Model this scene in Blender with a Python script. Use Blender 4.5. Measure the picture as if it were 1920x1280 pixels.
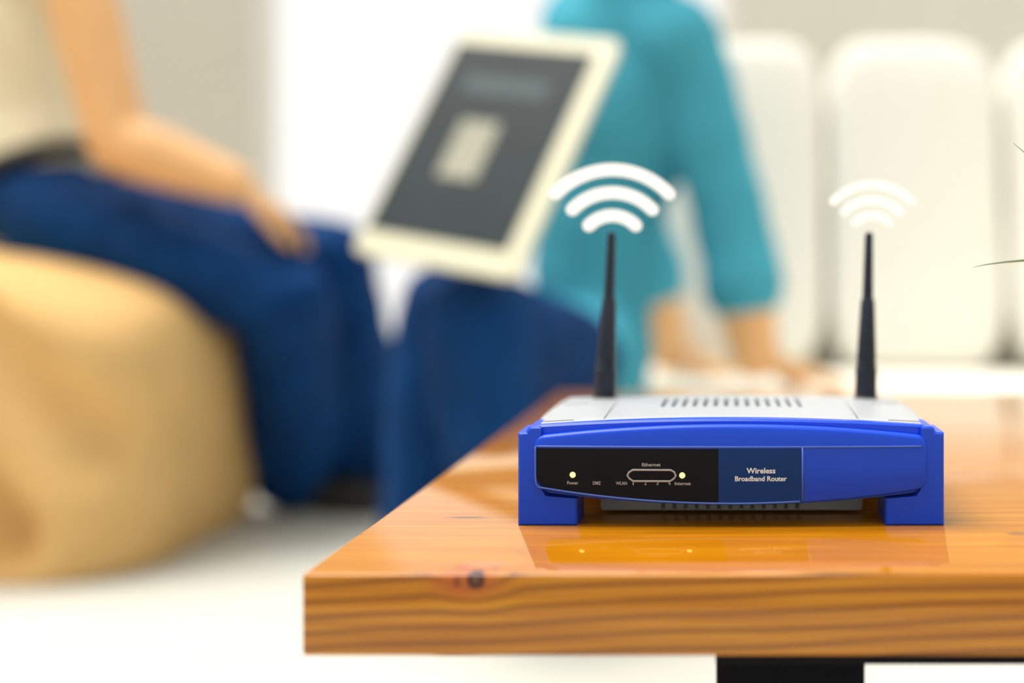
import bpy, bmesh, math, random
from mathutils import Vector, Matrix, noise, Quaternion

SC = bpy.context.scene
C = SC.collection
for o in list(bpy.data.objects):
    bpy.data.objects.remove(o)

# ------------------------------------------------------------------ camera
CAM_Z = 0.442            # eye height; the table top is 0.33 m above the floor
F_PX = 2600.0            # focal length in pixels of the 1920 px frame
VX, VY = 1372.0, 503.0   # where the level optical axis meets the picture (cropped / shifted lens)
cam_d = bpy.data.cameras.new('camera')
cam = bpy.data.objects.new('camera', cam_d); C.objects.link(cam)
cam.location = (0, 0, CAM_Z)
cam.rotation_euler = (math.radians(90), 0, 0)
cam_d.sensor_width = 36.0
cam_d.lens = F_PX / 1920.0 * 36.0
cam_d.shift_x = (960 - VX) / 1920.0
cam_d.shift_y = (VY - 640) / 1920.0
cam_d.clip_start = 0.02
cam_d.dof.use_dof = True
cam_d.dof.focus_distance = 0.605
cam_d.dof.aperture_fstop = 2.75
SC.camera = cam

# ------------------------------------------------------------------ world, lights, exposure
world = bpy.data.worlds.new('daylight'); SC.world = world
world.use_nodes = True
bgn = world.node_tree.nodes['Background']
bgn.inputs[0].default_value = (1.0, 0.985, 0.945, 1)
bgn.inputs[1].default_value = 0.95
sun_d = bpy.data.lights.new('daylight_sun', 'SUN')
sun = bpy.data.objects.new('daylight_sun', sun_d); C.objects.link(sun)
sun_d.energy = 4.1; sun_d.angle = math.radians(40); sun_d.color = (1.0, 0.96, 0.88)
sun.rotation_euler = Vector((0.38, -0.10, -1.0)).to_track_quat('-Z', 'Y').to_euler()
SC.view_settings.view_transform = 'Standard'
SC.view_settings.look = 'None'
SC.view_settings.gamma = 1.0
SC.view_settings.use_curve_mapping = False
SC.view_settings.exposure = 0.22


def at(px, py, d):
    """world point at distance d that the photograph shows at (px, py)"""
    return Vector(((px - VX) * d / F_PX, d, CAM_Z - (py - VY) * d / F_PX))


# ------------------------------------------------------------------ materials
def lin(c):
    return tuple(((v / 255) / 12.92 if v / 255 <= 0.04045 else ((v / 255 + 0.055) / 1.055) ** 2.4) for v in c) + (1.0,)


def new_mat(name):
    m = bpy.data.materials.new(name); m.use_nodes = True
    nt = m.node_tree
    return m, nt, nt.nodes['Principled BSDF']


def N(nt, kind, **kw):
    n = nt.nodes.new(kind)
    for k, v in kw.items():
        setattr(n, k, v)
    return n


def mat(name, rgb, rough=0.5, var=0.06, scale=40.0, metal=0.0, coat=0.0, bump=0.0, spec=0.5, emit=None, sheen=0.0):
    m, nt, b = new_mat(name)
    base = lin(rgb)
    tc = N(nt, 'ShaderNodeTexCoord')
    nz = N(nt, 'ShaderNodeTexNoise'); nz.inputs['Scale'].default_value = scale; nz.inputs['Detail'].default_value = 4
    nt.links.new(tc.outputs['Object'], nz.inputs['Vector'])
    rp = N(nt, 'ShaderNodeValToRGB')
    rp.color_ramp.elements[0].position = 0.3; rp.color_ramp.elements[1].position = 0.7
    rp.color_ramp.elements[0].color = tuple(max(0, v * (1 - var)) for v in base[:3]) + (1,)
    rp.color_ramp.elements[1].color = tuple(min(1, v * (1 + var)) for v in base[:3]) + (1,)
    nt.links.new(nz.outputs['Fac'], rp.inputs['Fac'])
    nt.links.new(rp.outputs['Color'], b.inputs['Base Color'])
    b.inputs['Roughness'].default_value = rough
    b.inputs['Metallic'].default_value = metal
    b.inputs['Coat Weight'].default_value = coat
    b.inputs['Specular IOR Level'].default_value = spec
    b.inputs['Sheen Weight'].default_value = sheen
    if bump:
        bp = N(nt, 'ShaderNodeBump'); bp.inputs['Strength'].default_value = bump; bp.inputs['Distance'].default_value = 0.002
        nt.links.new(nz.outputs['Fac'], bp.inputs['Height']); nt.links.new(bp.outputs['Normal'], b.inputs['Normal'])
    if emit:
        b.inputs['Emission Color'].default_value = lin(emit[0]); b.inputs['Emission Strength'].default_value = emit[1]
    return m


def math_node(nt, op, a, b=None, c=None):
    n = N(nt, 'ShaderNodeMath', operation=op)
    for i, v in enumerate((a, b, c)):
        if v is None:
            continue
        if isinstance(v, (int, float)):
            n.inputs[i].default_value = v
        else:
            nt.links.new(v, n.inputs[i])
    return n.outputs[0]


def mixc(nt, fac, a, b):
    n = N(nt, 'ShaderNodeMix', data_type='RGBA')
    for sock, v in ((n.inputs[0], fac), (n.inputs[6], a), (n.inputs[7], b)):
        if isinstance(v, (int, float, tuple)):
            sock.default_value = v
        else:
            nt.links.new(v, sock)
    return n.outputs[2]


def ramp(nt, fac, stops):
    r = N(nt, 'ShaderNodeValToRGB')
    e = r.color_ramp.elements
    while len(e) < len(stops):
        e.new(0.5)
    for el, (p, col) in zip(e, stops):
        el.position = p; el.color = col if len(col) == 4 else lin(col)
    nt.links.new(fac, r.inputs['Fac'])
    return r.outputs['Color']


def smooth(nt, val, lo, hi):
    n = N(nt, 'ShaderNodeMapRange', interpolation_type='SMOOTHSTEP')
    nt.links.new(val, n.inputs[0]); n.inputs[1].default_value = lo; n.inputs[2].default_value = hi
    n.inputs[3].default_value = 0; n.inputs[4].default_value = 1
    return n.outputs[0]


def wood_material():
    """varnished pine: growth rings around a pith that runs along the board, two knots"""
    m, nt, b = new_mat('varnished_pine')
    tc = N(nt, 'ShaderNodeTexCoord')
    sp = N(nt, 'ShaderNodeSeparateXYZ'); nt.links.new(tc.outputs['Object'], sp.inputs[0])
    X, Y, Z = sp.outputs
    # object origin: front left top corner of the board; slow waviness along the board
    mp = N(nt, 'ShaderNodeMapping'); mp.inputs['Scale'].default_value = (3.2, 9, 14)
    nt.links.new(tc.outputs['Object'], mp.inputs['Vector'])
    nz = N(nt, 'ShaderNodeTexNoise'); nz.inputs['Scale'].default_value = 1.6; nz.inputs['Detail'].default_value = 2
    nt.links.new(mp.outputs[0], nz.inputs['Vector'])
    wob = math_node(nt, 'MULTIPLY', math_node(nt, 'SUBTRACT', nz.outputs['Fac'], 0.5), 0.010)
    # pith below and slightly behind the front face
    dy = math_node(nt, 'SUBTRACT', Y, 0.050)
    dz = math_node(nt, 'SUBTRACT', math_node(nt, 'SUBTRACT', Z, -0.075), math_node(nt, 'MULTIPLY', X, 0.045))
    rad = math_node(nt, 'SQRT', math_node(nt, 'ADD', math_node(nt, 'MULTIPLY', math_node(nt, 'MULTIPLY', dy, dy), 0.35), math_node(nt, 'MULTIPLY', dz, dz)))
    rad = math_node(nt, 'ADD', rad, wob)
    # knot on the front arris bends the rings
    def dist(px, py, pz, sx=1, sy=1, sz=1):
        a = math_node(nt, 'MULTIPLY', math_node(nt, 'SUBTRACT', X, px), sx)
        c = math_node(nt, 'MULTIPLY', math_node(nt, 'SUBTRACT', Y, py), sy)
        d = math_node(nt, 'MULTIPLY', math_node(nt, 'SUBTRACT', Z, pz), sz)
        return math_node(nt, 'SQRT', math_node(nt, 'ADD', math_node(nt, 'ADD', math_node(nt, 'MULTIPLY', a, a), math_node(nt, 'MULTIPLY', c, c)), math_node(nt, 'MULTIPLY', d, d)))
    k1 = dist(0.0638, 0.0, -0.0022, 1, 0.35, 1)
    bend = math_node(nt, 'MULTIPLY', math_node(nt, 'SUBTRACT', 1.0, smooth(nt, k1, 0.0, 0.02)), 0.004)
    rad = math_node(nt, 'ADD', rad, bend)
    ph = math_node(nt, 'FRACT', math_node(nt, 'DIVIDE', rad, 0.0052))
    late = ramp(nt, ph, [(0.0, (0, 0, 0, 1)), (0.55, (0.08, 0.08, 0.08, 1)), (0.86, (1, 1, 1, 1)), (0.97, (0.25, 0.25, 0.25, 1)), (1.0, (0, 0, 0, 1))])
    # fine fibre
    mp2 = N(nt, 'ShaderNodeMapping'); mp2.inputs['Scale'].default_value = (9, 260, 420)
    nt.links.new(tc.outputs['Object'], mp2.inputs['Vector'])
    fz = N(nt, 'ShaderNodeTexNoise'); fz.inputs['Scale'].default_value = 1.0; fz.inputs['Detail'].default_value = 3
    nt.links.new(mp2.outputs[0], fz.inputs['Vector'])
    fib = smooth(nt, fz.outputs['Fac'], 0.35, 0.7)
    col = mixc(nt, fib, lin((168, 102, 6)), lin((190, 125, 16)))
    geo = N(nt, 'ShaderNodeNewGeometry')
    latefac = math_node(nt, 'MULTIPLY', late, math_node(nt, 'SUBTRACT', 0.85, math_node(nt, 'MULTIPLY', smooth(nt, Y, 0.001, 0.004), 0.72)))
    col = mixc(nt, latefac, col, lin((96, 42, 2)))
    # broad warm / red tint round the knot, dark ring, grey heart
    red = math_node(nt, 'MULTIPLY', math_node(nt, 'SUBTRACT', 1.0, smooth(nt, dist(0.0600, 0.0, -0.003, 0.55, 0.5, 1.2), 0.003, 0.010)), 0.65)
    col = mixc(nt, red, col, lin((168, 78, 28)))
    ring = math_node(nt, 'SUBTRACT', 1.0, smooth(nt, k1, 0.0029, 0.0040))
    col = mixc(nt, ring, col, lin((58, 24, 14)))
    heart = math_node(nt, 'SUBTRACT', 1.0, smooth(nt, k1, 0.0012, 0.0018))
    col = mixc(nt, heart, col, lin((96, 60, 44)))
    # small satellite spot, two little forks on the top, slit knot further back
    for (px, py, pz, sx, sy, sz, r0, r1, cc, w) in (
            (0.0570, 0.0, -0.003, 1, 1, 0.8, 0.0008, 0.0024, (110, 44, 18), 0.8),
            (0.0570, 0.012, 0.0, 0.6, 0.45, 1, 0.001, 0.003, (150, 70, 40), 0.6),
            (0.0690, 0.012, 0.0, 1.4, 0.35, 1, 0.0005, 0.0022, (90, 50, 40), 0.75),
            (0.0650, 0.017, 0.0, 0.35, 0.5, 1, 0.001, 0.005, (205, 120, 90), 0.5),
            (0.0385, 0.1150, 0.0, 0.16, 0.8, 1, 0.0008, 0.0019, (70, 42, 14), 0.95),
            (0.2790, 0.077, 0.0, 0.4, 0.5, 1, 0.001, 0.003, (120, 80, 40), 0.7),
            (0.0227, 0.343, 0.0, 0.25, 0.5, 1, 0.001, 0.003, (170, 110, 40), 0.5)):
        f = math_node(nt, 'MULTIPLY', math_node(nt, 'SUBTRACT', 1.0, smooth(nt, dist(px, py, pz, sx, sy, sz), r0, r1)), w)
        col = mixc(nt, f, col, lin(cc))
    nt.links.new(col, b.inputs['Base Color'])
    b.inputs['Roughness'].default_value = 0.42
    b.inputs['Coat Weight'].default_value = 1.0
    b.inputs['Coat Roughness'].default_value = 0.05
    b.inputs['Coat IOR'].default_value = 1.5
    b.inputs['Specular IOR Level'].default_value = 0.0
    bp = N(nt, 'ShaderNodeBump'); bp.inputs['Strength'].default_value = 0.12; bp.inputs['Distance'].default_value = 0.0006
    nt.links.new(fz.outputs['Fac'], bp.inputs['Height']); nt.links.new(bp.outputs['Normal'], b.inputs['Normal'])
    return m


def denim_material(name, rgb):
    m, nt, b = new_mat(name)
    tc = N(nt, 'ShaderNodeTexCoord')
    nz = N(nt, 'ShaderNodeTexNoise'); nz.inputs['Scale'].default_value = 7; nz.inputs['Detail'].default_value = 3
    nt.links.new(tc.outputs['Object'], nz.inputs['Vector'])
    w = N(nt, 'ShaderNodeTexWave'); w.inputs['Scale'].default_value = 260; w.bands_direction = 'DIAGONAL'
    nt.links.new(tc.outputs['Object'], w.inputs['Vector'])
    a = lin(rgb)
    c1 = tuple(v * 0.72 for v in a[:3]) + (1,); c2 = tuple(min(1, v * 1.35) for v in a[:3]) + (1,)
    col = mixc(nt, smooth(nt, nz.outputs['Fac'], 0.3, 0.7), c1, c2)
    col = mixc(nt, math_node(nt, 'MULTIPLY', w.outputs['Fac'], 0.15), col, tuple(min(1, v * 1.8) for v in a[:3]) + (1,))
    nt.links.new(col, b.inputs['Base Color'])
    b.inputs['Roughness'].default_value = 0.85; b.inputs['Specular IOR Level'].default_value = 0.15
    return m


M = {}
M['wood'] = wood_material()
M['black_metal'] = mat('black_powder_coated_steel', (9, 9, 16), 0.6, 0.1, 200, spec=0.1)
M['blue'] = mat('blue_plastic', (16, 70, 216), 0.32, 0.03, 60, spec=0.3)
M['blue_dark'] = mat('navy_plastic', (14, 52, 116), 0.4, 0.04, 60, spec=0.15)
M['blue_light'] = mat('pale_blue_plastic_edge', (66, 104, 205), 0.3, 0.03, 60)
M['panel_black'] = mat('black_gloss_panel', (15, 17, 27), 0.4, 0.1, 80, spec=0.12)
M['grey_plastic'] = mat('light_grey_plastic', (172, 176, 183), 0.38, 0.02, 90)
M['grey_dark'] = mat('dark_grey_plastic', (58, 58, 60), 0.5, 0.06, 90)
M['slot'] = mat('vent_shadow_plastic', (92, 95, 100), 0.6, 0.06, 90)  # dark tone paints the shade inside the vent slots
M['antenna'] = mat('black_antenna_rubber', (26, 34, 50), 0.42, 0.08, 150, spec=0.3)
M['print_white'] = mat('white_print', (225, 232, 245), 0.5, 0.02, 90)
M['print_grey'] = mat('grey_print', (160, 160, 168), 0.5, 0.03, 90)
M['led'] = mat('green_led', (210, 240, 120), 0.4, 0.02, 90, emit=((215, 245, 130), 1.6))
M['symbol'] = mat('white_symbol_added_glow', (252, 252, 252), 0.6, 0.01, 90, spec=0.2, emit=((255, 255, 255), 0.22))  # weak emission added to keep the arcs white; they are no lamp
M['floor'] = mat('cream_floor', (200, 200, 192), 0.6, 0.03, 6)
M['wall'] = mat('warm_grey_wall', (216, 214, 205), 0.9, 0.02, 8)
M['white_paint'] = mat('white_paint', (242, 241, 236), 0.5, 0.02, 20)
M['sofa'] = mat('white_sofa_fabric', (244, 240, 228), 0.95, 0.03, 160, bump=0.2, spec=0.1)
M['cushion'] = mat('white_cushion_fabric', (234, 232, 225), 0.95, 0.03, 160, bump=0.2, spec=0.1)
M['beanbag'] = mat('tan_beanbag_fabric', (220, 180, 120), 0.9, 0.07, 9, spec=0.15)
M['piping'] = mat('tan_piping', (196, 152, 90), 0.9, 0.06, 60, spec=0.15)
M['skin'] = mat('skin', (230, 178, 124), 0.55, 0.05, 14, spec=0.3)
M['cream_top'] = mat('cream_jersey', (236, 228, 200), 0.95, 0.04, 30, spec=0.1)
M['teal_top'] = mat('teal_jersey', (70, 158, 182), 0.9, 0.08, 12, spec=0.1)
M['denim'] = denim_material('dark_blue_denim', (5, 50, 100))
M['belt'] = mat('black_leather', (20, 20, 22), 0.5, 0.1, 80)
M['hair_brown'] = mat('brown_hair', (72, 46, 28), 0.6, 0.2, 60)
M['hair_dark'] = mat('dark_hair', (36, 26, 22), 0.6, 0.2, 60)
M['eye'] = mat('eye_white', (235, 232, 226), 0.2, 0.02, 60)
M['iris'] = mat('eye_iris', (52, 34, 22), 0.2, 0.1, 60)
M['lip'] = mat('lips', (186, 100, 88), 0.5, 0.05, 60)
M['tablet_white'] = mat('cream_white_tablet_shell', (208, 205, 180), 0.4, 0.02, 60)
M['screen'] = mat('dark_tablet_screen', (40, 51, 55), 0.45, 0.08, 12, spec=0.15)
M['screen_grey'] = mat('grey_screen_banner', (78, 90, 95), 0.45, 0.05, 20, spec=0.15)
M['screen_pale'] = mat('pale_screen_picture', (160, 160, 146), 0.45, 0.05, 20, spec=0.15)
M['pot'] = mat('white_ceramic', (238, 238, 232), 0.25, 0.02, 40)
M['soil'] = mat('potting_soil', (58, 42, 30), 0.95, 0.3, 120, bump=0.6)
M['leaf'] = mat('grey_green_leaf', (104, 124, 84), 0.5, 0.12, 60)


def glass_material():
    m, nt, b = new_mat('window_glass')
    out = nt.nodes['Material Output']
    tr = N(nt, 'ShaderNodeBsdfTransparent'); gl = N(nt, 'ShaderNodeBsdfGlossy'); gl.inputs['Roughness'].default_value = 0.02
    fr = N(nt, 'ShaderNodeFresnel'); fr.inputs['IOR'].default_value = 1.3
    mx = N(nt, 'ShaderNodeMixShader')
    nt.links.new(fr.outputs[0], mx.inputs[0]); nt.links.new(tr.outputs[0], mx.inputs[1]); nt.links.new(gl.outputs[0], mx.inputs[2])
    nt.links.new(mx.outputs[0], out.inputs['Surface'])
    return m


M['glass'] = glass_material()


# ------------------------------------------------------------------ object helpers
def tag(o, label=None, cat=None, group=None, kind=None):
    if label: o['label'] = label
    if cat: o['category'] = cat
    if group: o['group'] = group
    if kind: o['kind'] = kind
    return o


def empty(name, loc=(0, 0, 0)):
    o = bpy.data.objects.new(name, None); C.objects.link(o); o.location = loc
    o.empty_display_size = 0.05
    return o


def link(name, me, m, parent=None, smooth_shade=False):
    o = bpy.data.objects.new(name, me); C.objects.link(o)
    if m is not None:
        me.materials.clear(); me.materials.append(m)
    if smooth_shade:
        me.polygons.foreach_set('use_smooth', [True] * len(me.polygons))
    if parent is not None:
        o.parent = parent
    return o


def build(name, bm, m, parent=None, smooth_shade=False, auto=None):
    bmesh.ops.recalc_face_normals(bm, faces=bm.faces)
    me = bpy.data.meshes.new(name); bm.to_mesh(me); bm.free()
    o = link(name, me, m, parent, smooth_shade)
    if auto is not None:
        me.polygons.foreach_set('use_smooth', [True] * len(me.polygons))
        try:
            me.set_sharp_from_angle(angle=math.radians(auto))
        except Exception:
            pass
    return o


def box(x0, x1, y0, y1, z0, z1, bev=0.0, seg=2):
    bm = bmesh.new()
    r = bmesh.ops.create_cube(bm, size=1.0)
    for v in bm.verts:
        v.co = Vector(((x0 + x1) / 2 + v.co.x * (x1 - x0), (y0 + y1) / 2 + v.co.y * (y1 - y0), (z0 + z1) / 2 + v.co.z * (z1 - z0)))
    if bev:
        bmesh.ops.bevel(bm, geom=list(bm.edges), offset=bev, segments=seg, affect='EDGES', profile=0.5)
    return bm


def add_box(bm, x0, x1, y0, y1, z0, z1):
    vs = [bm.verts.new((x, y, z)) for z in (z0, z1) for y in (y0, y1) for x in (x0, x1)]
    for f in ((0, 2, 3, 1), (4, 5, 7, 6), (0, 1, 5, 4), (2, 6, 7, 3), (0, 4, 6, 2), (1, 3, 7, 5)):
        bm.faces.new([vs[i] for i in f])


def lathe(profile, seg=28, p0=Vector((0, 0, 0)), axis=Vector((0, 0, 1))):
    """profile = [(radius, height)] about axis through p0"""
    bm = bmesh.new()
    q = Vector((0, 0, 1)).rotation_difference(axis.normalized())
    rings = []
    for r, h in profile:
        ring = []
        for i in range(seg):
            a = 2 * math.pi * i / seg
            ring.append(bm.verts.new(p0 + q @ Vector((r * math.cos(a), r * math.sin(a), h))))
        rings.append(ring)
    for a, b in zip(rings, rings[1:]):
        for i in range(seg):
            bm.faces.new((a[i], a[(i + 1) % seg], b[(i + 1) % seg], b[i]))
    bm.faces.new(rings[0][::-1]); bm.faces.new(rings[-1])
    return bm


def add_tube(bm, pts, rad, seg=8, closed=False):
    pts = [Vector(p) for p in pts]
    n = len(pts)
    rads = rad if isinstance(rad, (list, tuple)) else [rad] * n
    rings = []
    up = None
    for i, p in enumerate(pts):
        if closed:
            t = (pts[(i + 1) % n] - pts[i - 1]).normalized()
        else:
            t = (pts[min(i + 1, n - 1)] - pts[max(i - 1, 0)]).normalized()
        if up is None:
            up = Vector((0, 0, 1)) if abs(t.z) < 0.9 else Vector((0, 1, 0))
        s = t.cross(up)
        if s.length < 1e-5:
            s = t.cross(Vector((1, 0, 0)))
        s.normalize(); up = s.cross(t).normalized()
        rings.append([bm.verts.new(p + (s * math.cos(2 * math.pi * k / seg) + up * math.sin(2 * math.pi * k / seg)) * rads[i]) for k in range(seg)])
    for i in range(n if closed else n - 1):
        a, b = rings[i], rings[(i + 1) % n]
        for k in range(seg):
            bm.faces.new((a[k], a[(k + 1) % seg], b[(k + 1) % seg], b[k]))
    if not closed:
        bm.faces.new(rings[0][::-1]); bm.faces.new(rings[-1])
    return bm


def loft(sections, cap=True, closed_ring=True):
    """list of equal-length rings of points -> skin"""
    bm = bmesh.new()
    R = [[bm.verts.new(p) for p in s] for s in sections]
    n = len(R[0])
    for a, b in zip(R, R[1:]):
        for i in range(n if closed_ring else n - 1):
            j = (i + 1) % n
            bm.faces.new((a[i], a[j], b[j], b[i]))
    if cap:
        bm.faces.new(R[0][::-1]); bm.faces.new(R[-1])
    return bm


def text_mesh(txt, size, depth=0.0001, bold=0.0, align='CENTER'):
    cu = bpy.data.curves.new('lettering', 'FONT')
    cu.body = txt; cu.size = size; cu.align_x = align; cu.align_y = 'CENTER'
    cu.extrude = depth; cu.offset = bold; cu.resolution_u = 3
    cu.space_line = 0.95
    o = bpy.data.objects.new('lettering', cu); C.objects.link(o)
    dg = bpy.context.evaluated_depsgraph_get()
    me = bpy.data.meshes.new_from_object(o.evaluated_get(dg))
    bpy.data.objects.remove(o); bpy.data.curves.remove(cu)
    return me


# ================================================================== THE SETTING
def setting():
    YW = 3.7
    fl = build('floor', box(-3.2, 3.6, -1.2, YW, -0.08, 0.0), M['floor']); tag(fl, kind='structure')
    # back wall with a tall window opening: x -1.297 .. -0.06, z 0.12 .. 2.25
    wx0, wx1, wz0, wz1 = -1.297, 0.02, 0.12, 2.25
    bm = bmesh.new()
    t = 0.16
    add_box(bm, -3.2, wx0, YW, YW + t, 0, 2.6)
    add_box(bm, wx1, 3.6, YW, YW + t, 0, 2.6)
    add_box(bm, wx0, wx1, YW, YW + t, 0, wz0)
    add_box(bm, wx0, wx1, YW, YW + t, wz1, 2.6)
    w = build('wall_back', bm, M['wall']); tag(w, kind='structure')
    w = build('wall_left', box(-3.36, -3.2, -1.2, YW + t, 0, 2.6), M['wall']); tag(w, kind='structure')
    w = build('unseen_wall_right', box(3.6, 3.76, -1.2, YW + t, 0, 2.6), M['wall']); tag(w, kind='structure')  # unseen wall, added with the front one to block sideways sky light
    w = build('unseen_wall_front', box(-3.36, 3.76, -1.36, -1.2, 0, 2.6), M['wall']); tag(w, kind='structure')  # unseen wall behind the camera, added to cut light on front faces
    b = build('baseboard_back', box(-3.2, wx0, YW - 0.015, YW, 0.0, 0.09, 0.004), M['white_paint']); tag(b, kind='structure')
    b = build('baseboard_back', box(wx1, 3.6, YW - 0.015, YW, 0.0, 0.09, 0.004), M['white_paint']); tag(b, kind='structure')
    win = empty('window_1', (0, 0, 0)); tag(win, kind='structure')
    f = 0.05
    bm = bmesh.new()
    add_box(bm, wx0, wx0 + f, YW + 0.04, YW + 0.12, wz0, wz1)
    add_box(bm, wx1 - f, wx1, YW + 0.04, YW + 0.12, wz0, wz1)
    add_box(bm, wx0 + f, wx1 - f, YW + 0.04, YW + 0.12, wz0, wz0 + f)
    add_box(bm, wx0 + f, wx1 - f, YW + 0.04, YW + 0.12, wz1 - f, wz1)
    build('window_frame', bm, M['white_paint'], win)
    xm = -0.42
    build('window_mullion', box(xm - 0.03, xm + 0.03, YW + 0.045, YW + 0.115, wz0 + f, wz1 - f, 0.004), M['white_paint'], win)
    build('window_pane', box(wx0 + f, xm - 0.03, YW + 0.077, YW + 0.083, wz0 + f, wz1 - f), M['glass'], win)
    build('window_pane', box(xm + 0.03, wx1 - f, YW + 0.077, YW + 0.083, wz0 + f, wz1 - f), M['glass'], win)
    build('window_sill', box(wx0 - 0.03, wx1 + 0.03, YW - 0.05, YW + 0.04, wz0 - 0.025, wz0, 0.004), M['white_paint'], win)


setting()

# ================================================================== TABLE
TZ = 0.33                    # table top
TX0, TX1, TY0, TY1 = -0.1577, 0.76, 0.5087, 1.265


def table():
    root = empty('coffee_table', (0.3, 0.88, 0))
    tag(root, 'low coffee table with a thick varnished pine top on black steel legs', 'table')
    bm = box(TX0, TX1, TY0, TY1, TZ - 0.0303, TZ)
    eb = [e for e in bm.edges]
    bmesh.ops.bevel(bm, geom=eb, offset=0.0014, segments=3, affect='EDGES', profile=0.5)
    # origin at the front left top corner so that the grain is laid out from there
    org = Vector((TX0, TY0, TZ))
    for v in bm.verts:
        v.co -= org
    o = build('tabletop', bm, M['wood'], root, auto=40)
    o.location = org - root.location
    inv = -root.location

    def part(name, bm_, m_):
        q = build(name, bm_, m_, root, auto=40); q.location = inv
        return q
    zb = TZ - 0.0303
    for x0 in (-0.0061, 0.60):
        for y0 in (0.545, 1.175):
            part('leg', box(x0, x0 + 0.0585, y0, y0 + 0.04, 0.0, zb - 0.0068, 0.0012), M['black_metal'])
    part('rail', box(-0.006, 0.658, 0.5215, 0.60, zb - 0.0068, zb, 0.0008), M['black_metal'])
    part('rail', box(-0.006, 0.658, 1.17, 1.22, zb - 0.0068, zb, 0.0008), M['black_metal'])
    part('cross_bar', box(-0.006, 0.052, 0.60, 1.17, zb - 0.0068, zb, 0.0008), M['black_metal'])
    part('cross_bar', box(0.60, 0.658, 0.60, 1.17, zb - 0.0068, zb, 0.0008), M['black_metal'])


table()


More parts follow.
